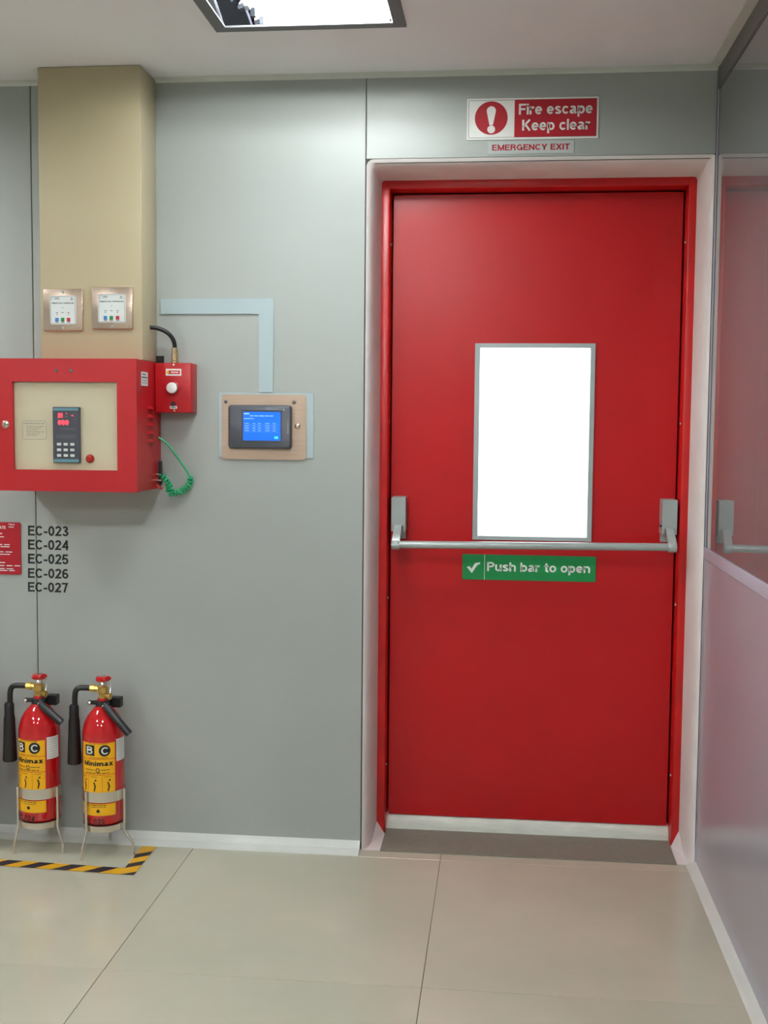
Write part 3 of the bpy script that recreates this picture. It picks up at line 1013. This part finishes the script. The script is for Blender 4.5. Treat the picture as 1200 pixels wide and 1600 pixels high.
flat([[(x, z) for x, z in q] for q in rect(-1.2920, -1.2870, 1.3330, 1.3740)], -.0303).build('side_print', M_greyprint, parent=bz)
G().lathe([(.0022, -.0308), (.0022, -.0298)], (-1.3020, 0, 1.4070), 'y', 10).build('led', M_sticker, parent=bz)
for x, z in ((-1.4926, 1.4312), (-1.2735, 1.4306)):
    G().lathe([(0, -.0105), (.0042, -.0100), (.0058, -.0066)], (x, 0, z), 'y', 14).build('screw', M_gframe, parent=hm, smooth=True)
G().lathe([(.0, -.0120), (.006, -.0120), (.0085, -.0100), (.0095, -.0066)], (-1.2630, 0, 1.3564), 'y', 20).build('plate_lock', M_steel, parent=hm, smooth=True)

# ================================================================== FLOOR TAPE
tp = thing('hazard_tape', (-2.3, -.25, 0), 'yellow and black striped floor tape marking the extinguisher area', 'tape')
Zt = .0012
front = [(-2.75, -.1975), (-2.75, -.2475), (-1.7068, -.2972), (-1.7335, -.2490)]   # far-left inner/outer, corner
# base outline: a strip along the front then back to the wall
g = G()
FA, FB = Vector((-2.75, -.196)), Vector((-1.7515, -.2471))     # inner edge
OA, OB = Vector((-2.75, -.246)), Vector((-1.7068, -.2972))     # outer edge
SA, SB = Vector((-1.7562, -.0600)), Vector((-1.7095, -.0600))


def poly(g, pts, z):
    g.face([(p[0], p[1], z) for p in pts])


poly(g, [FA, OA, OB, FB], Zt)
poly(g, [FB, OB, SB, SA], Zt)
g.build('yellow_strip', M_tapey, parent=tp)
g = G()
ux = (OB - OA).normalized()
def on_outer(x): return OA.lerp(OB, (x - OA.x) / (OB.x - OA.x))
def on_inner(x): return FA.lerp(FB, (x - FA.x) / (FB.x - FA.x))
for k in range(11):
    x0_ = -1.8180 - .1035 * k
    if x0_ - .06 < -2.75: break
    lean = .0480
    poly(g, [on_outer(x0_ - .050), on_outer(x0_), on_inner(min(x0_ + lean, -1.7515)), on_inner(x0_ - .050 + lean)], Zt + .0003)
# the corner piece and the return leg to the wall
poly(g, [on_outer(-1.7480), on_outer(-1.7068), (-1.7062, -.2700)], Zt + .0003)
xa = lambda y: -1.7515 + (y + .2471) / .187 * (-.0047)
xb = lambda y: -1.7068 + (y + .2972) / .237 * (-.0027)
for y0 in (-.235, -.155, -.075):
    ys_ = [(xa(y0 - .012), y0 - .012), (xb(y0 + .020), y0 + .020), (xb(min(y0 + .055, -.0601)), min(y0 + .055, -.0601)), (xa(min(y0 + .023, -.0601)), min(y0 + .023, -.0601))]
    if y0 > -.1: ys_ = [(xa(-.087), -.087), (xb(-.0601) - .004, -.0601), (xa(-.0601), -.0601)][:0]
    if ys_: poly(g, ys_, Zt + .0003)
g.build('black_stripe', M_tapek, parent=tp, kind='stuff')


# ================================================================== FIRE EXTINGUISHERS
def extinguisher(cx, cy, num, lab, rot, feet, hdl, hornx, full=True):
    """cx,cy axis; rot turns the printed label; feet: three foot offsets; hdl: handle direction offsets"""
    t = thing('fire_extinguisher', (cx, cy, .0), lab, 'fire extinguisher', 'fire extinguishers on steel stands along the wall')
    c = (cx, cy, 0)
    R0 = .0645
    prof = [(.0, .102), (.050, .102), (.060, .106), (R0, .116), (R0, .376), (.0640, .392), (.0612, .410), (.0560, .428),
            (.0480, .444), (.0375, .458), (.0270, .4685), (.0190, .474), (.0165, .478), (.0165, .498), (.0, .498)]
    G().lathe(prof, c, 'z', 48).build('cylinder', M_extred, parent=t, smooth=True)
    rd = rot * math.pi / 180 * R0
    Rp = R0 + .0005

    def W(polys, name, m_, dr=0, label=None, shift=True, kind=None):
        s_ = rd if shift else 0
        wrapped([[(u + s_, v) for u, v in q] for q in polys], c, Rp + dr).build(name, m_, parent=t, label=label, kind=kind)

    W(rect(-.060, .060, .199, .370) + rect(-.060, .060, .138, .176), 'yellow_label', M_yellow, label='yellow printed label')
    ol = []
    for a in (.318, .2685, .2070):
        ol += rect(-.060, .060, a - .0009, a + .0009)
    for a in (-.028, .018):
        ol += rect(a - .0006, a + .0006, .2070, .2685)
    ol += outline(-.060, .060, .199, .370, .0012)
    W(ol, 'red_rule', M_orange, .0002)
    ink = rect(-.0410, -.0060, .3290, .3620)
    for k in range(16):   # the round mark in narrow strips so that it follows the cylinder
        ua, ub = -math.cos(math.pi * k / 16) * .0180, -math.cos(math.pi * (k + 1) / 16) * .0180
        ha, hb = math.sqrt(max(0, .0180 ** 2 - ua * ua)), math.sqrt(max(0, .0180 ** 2 - ub * ub))
        q = [(.026 + ua, .345 - ha), (.026 + ub, .345 - hb), (.026 + ub, .345 + hb), (.026 + ua, .345 + ha)]
        if ha < 1e-6: q = q[:3]
        if hb < 1e-6: q = [q[0], q[1], q[3]]
        ink.append(q)
    W(ink, 'class_mark', M_ink, .0003)
    W(fit('B', -.0345, -.0125, .3335, .3575, .015), 'class_letter', M_white, .0006)
    W(fit('C', .0155, .0365, .3335, .3565, .015), 'class_letter', M_white, .0006)
    tx = fit('Minimax', -.0465, .0520, .2935, .3120, .035)
    ringo = disc(.004, .2830, .0070, 18)
    ringi = disc(.004, .2830, .0045, 18)
    for k in range(18):
        j = (k + 1) % 18
        tx.append([ringo[k], ringo[j], ringi[j], ringi[k]])
    tx += scribble(-.042, -.007, .2840, .0022, 1) + scribble(.014, .044, .2840, .0022, 2) + scribble(-.040, .042, .2740, .0024, 3)
    tx += scribble(-.025, .035, .3665, .0014, 4) + scribble(-.025, .035, .3225, .0014, 5)
    tx += scribble(-.050, .052, .2020, .0016, 6) + scribble(-.035, .035, .1715, .0020, 7) + scribble(-.020, .030, .1655, .0016, 8)
    # pictogram figures
    for x in (-.010, .034, -.046):
        tx += [[(x, .216), (x + .004, .216), (x + .008, .232), (x + .003, .246), (x - .001, .244), (x + .003, .232)],
               disc(x + .007, .251, .0032, 8)]
        tx += scribble(x - .010, x + .012, .2620, .0014, int(x * 1000))
    tx += [disc(.004, .1535, .0055, 12)]
    W(tx, 'label_print', M_ink, .0003, kind='stuff')
    W(fit('EC ' + num, -.046, .024, .1090, .1290, .02), 'number_lettering', M_ink, .0002)
    stk = rect(.0640, .1100, .306, .3765)
    W(stk, 'inspection_sticker', M_white, .0003, label='white inspection sticker')
    tx = []
    for k in range(8):
        tx += scribble(.0680, .1040, .3680 - k * .0078, .0011, 60 + k)
    W(tx, 'sticker_print', M_greyprint, .0006, kind='stuff')
    # valve
    g = G().lathe([(.0, .4982), (.0150, .4982), (.0150, .512), (.0175, .514), (.0175, .534), (.0130, .537), (.0, .537)], c, 'z', 8)
    g.tube([(cx - .012, cy, .5270), (cx - .024, cy, .5270), (cx - .024, cy, .5270), (cx - .040, cy, .5270)], [.0100, .0100, .0125, .0125], 8)
    g.tube([(cx + .010, cy - .008, .5060), (cx + .022, cy - .012, .5060), (cx + .022, cy - .012, .506), (cx + .030, cy - .014, .506)], [.0075, .0075, .0105, .0100], 8)
    g.build('valve', M_brass, parent=t)
    G().lathe([(.0, .5372), (.0125, .5372), (.0120, .546), (.0090, .550), (.0, .550)], c, 'z', 16).build('spindle', M_rod, parent=t, smooth=True)
    g = G()
    n = 60
    zs = ((.5505, .72), (.5560, 1.0), (.5620, 1.0), (.5660, .80))
    rings = []
    for z, sc2 in zs:
        rings.append([g.b.verts.new((cx + sc2 * (.0205 + .0050 * math.cos(5 * a)) * math.cos(a + .3),
                                     cy + sc2 * (.0205 + .0050 * math.cos(5 * a)) * math.sin(a + .3), z)) for a in
                      [2 * math.pi * k / n for k in range(n)]])
    for a, b in zip(rings, rings[1:]):
        for k in range(n):
            g.b.faces.new((a[k], a[(k + 1) % n], b[(k + 1) % n], b[k]))
    g.b.faces.new(rings[0]), g.b.faces.new(rings[-1])
    g.build('handwheel', M_extred, parent=t, smooth=True, label='red handwheel')
    G().tube([(cx + .012, cy, .548), (cx + .024, cy + .002, .551), (cx + .027, cy - .004, .530), (cx + .026, cy - .010, .516)], .0012, 6).build('safety_wire', M_rod, parent=t)
    # collar
    g = G().lathe([(.0175, .4740), (.0230, .4740), (.0230, .4900), (.0175, .4900)], c, 'z', 28)
    g.box(cx - .046, cx - .016, cy - .006, cy + .006, .4755, .4890, bev=.002)
    g.box(cx + .008, cx + .026, cy - .028, cy - .010, .4700, .4880, bev=.003)
    g.build('collar', M_blacks, parent=t, smooth=True)
    for x, y in ((-.042, -.0062), (.012, -.029)):
        G().sphere((cx + x, cy + y, .4805 if x < 0 else .4760), .0066, 12).build('collar_bolt', M_rod, parent=t, smooth=True)
    (hx, hz) = hdl
    g = G().tube([(cx + .016, cy - .030, .4800), (cx + .030, cy - .034, .4680), (cx + hx, cy - .040, hz)], [.011, .0125, .0120], 14)
    g.build('carrying_handle', M_blacks, parent=t, smooth=True, label='black carrying handle slanting down')
    G().box(cx + .018, cx + .052, cy + .012, cy + .040, .4640, .4960, bev=.002).build('horn_clip', M_black, parent=t)
    # hose and horn
    pts = []
    ex_ = hornx
    for p in ((-.036, .5270), (ex_ + .028, .5275), (ex_ + .012, .5250), (ex_ + .004, .5170), (ex_ + .001, .5050), (ex_, .4900), (ex_, .4720)):
        pts.append(Vector((cx + p[0], cy, p[1])))
    G().tube(catmull(pts, 4), .0088, 12).build('hose', M_black, parent=t, smooth=True)
    G().lathe([(.0, .4720), (.0125, .4720), (.0150, .4660), (.0150, .4340), (.0175, .4200), (.0195, .360), (.0225, .2860), (.0205, .2830),
               (.0, .300)], (cx + ex_ - .003, cy, 0), 'z', 24).build('horn', M_black, parent=t, smooth=True)
    # stand
    sd = G()
    sd.lathe([(.0655, .180), (.0672, .180), (.0672, .213), (.0655, .213), (.0655, .180)], c, 'z', 48)
    sd = sd.build('stand_band', M_rod, parent=t, smooth=True)
    G().lathe([(.0, .0985), (.060, .0985), (.0655, .102), (.0655, .104), (.0640, .104), (.0640, .084), (.0, .084)], c, 'z', 48).build('stand_cup', M_rod, parent=t, smooth=True)
    for fx, fy in feet:
        a = math.atan2(fy, fx)
        ca, sa = math.cos(a), math.sin(a)
        r1 = .0714
        rf = math.hypot(fx, fy)
        pts = [(r1, .213), (r1, .140), (r1 - .001, .088), (r1 + .002, .076), (rf - .003, .040), (rf, .030), (rf, .0)]
        G().tube([(cx + r * ca, cy + r * sa, z) for r, z in pts], .0044, 10).build('stand_leg', M_rod, parent=t, smooth=True)
    return t


extinguisher(-1.861, -.120, '023', 'right-hand red fire extinguisher, nearest the corner of the hazard tape, on a steel stand', 0,
             [(-.045, -.078), (.101, -.018), (-.012, .088)], (.098, .3950), -.092)
extinguisher(-2.071, -.118, '024', 'second red fire extinguisher from the right, standing below the wall numbers', -15,
             [(-.066, -.053), (.086, -.034), (-.007, .092)], (.088, .4230), -.096)
extinguisher(-2.290, -.118, '025', 'fire extinguisher at the left picture edge, mostly cut off', -15,
             [(-.066, -.053), (.086, -.034), (-.007, .092)], (.088, .4130), -.096)

# ================================================================== CEILING LAMPS
labs = ['recessed square ceiling lamp with dark grey frame and lit tubes nearest the red door',
        'recessed ceiling lamp nearest the left end of the grey wall',
        'recessed ceiling lamp in the middle row on the partition side', 'recessed ceiling lamp in the middle row on the left side',
        'recessed ceiling lamp in the rear row on the partition side', 'recessed ceiling lamp in the rear row on the left side']
for i, (lx, ly) in enumerate(lamps):
    t = thing('ceiling_lamp', (lx, ly, H), labs[i], 'ceiling lamp', 'recessed ceiling lamps' if i else None)
    x0, x1, y0, y1 = lx - .26, lx + .26, ly - .30, ly + .30
    g = G()
    for a in ((x0, x1, y0, y0 + .036), (x0, x1, y1 - .036, y1), (x0, x0 + .033, y0 + .036, y1 - .036), (x1 - .033, x1, y0 + .036, y1 - .036)):
        g.box(a[0], a[1], a[2], a[3], H - .005, H - .0003)
    g.build('lamp_frame', M_gframe, parent=t)
    # open reflector tray
    g = G()
    a, b, c_, d = x0 + .0305, x1 - .0305, y0 + .0305, y1 - .0305
    s_ = .006
    lo = [(a, c_, H), (b, c_, H), (b, d, H), (a, d, H)]
    sx_ = .060
    hi = [(a + sx_, c_ + s_, H + .085), (b - sx_, c_ + s_, H + .085), (b - sx_, d - s_, H + .085), (a + sx_, d - s_, H + .085)]
    for k in range(4):
        j = (k + 1) % 4
        g.face([lo[k], lo[j], hi[j], hi[k]])
    g.face(hi)
    g.build('reflector', M_refl, parent=t)
    for ty in (-.225, -.11, .11, .225):
        yt = ly + ty
        G().tube([(lx - .15, yt, H + .046), (lx + .20, yt, H + .046)], .0135, 10).build('lamp_tube', M_tube if i == 0 else M_tube_hall, parent=t, smooth=True)
        G().box(lx - .165, lx - .151, yt - .015, yt + .015, H + .030, H + .062, bev=.002).build('tube_holder', M_greyprint, parent=t)
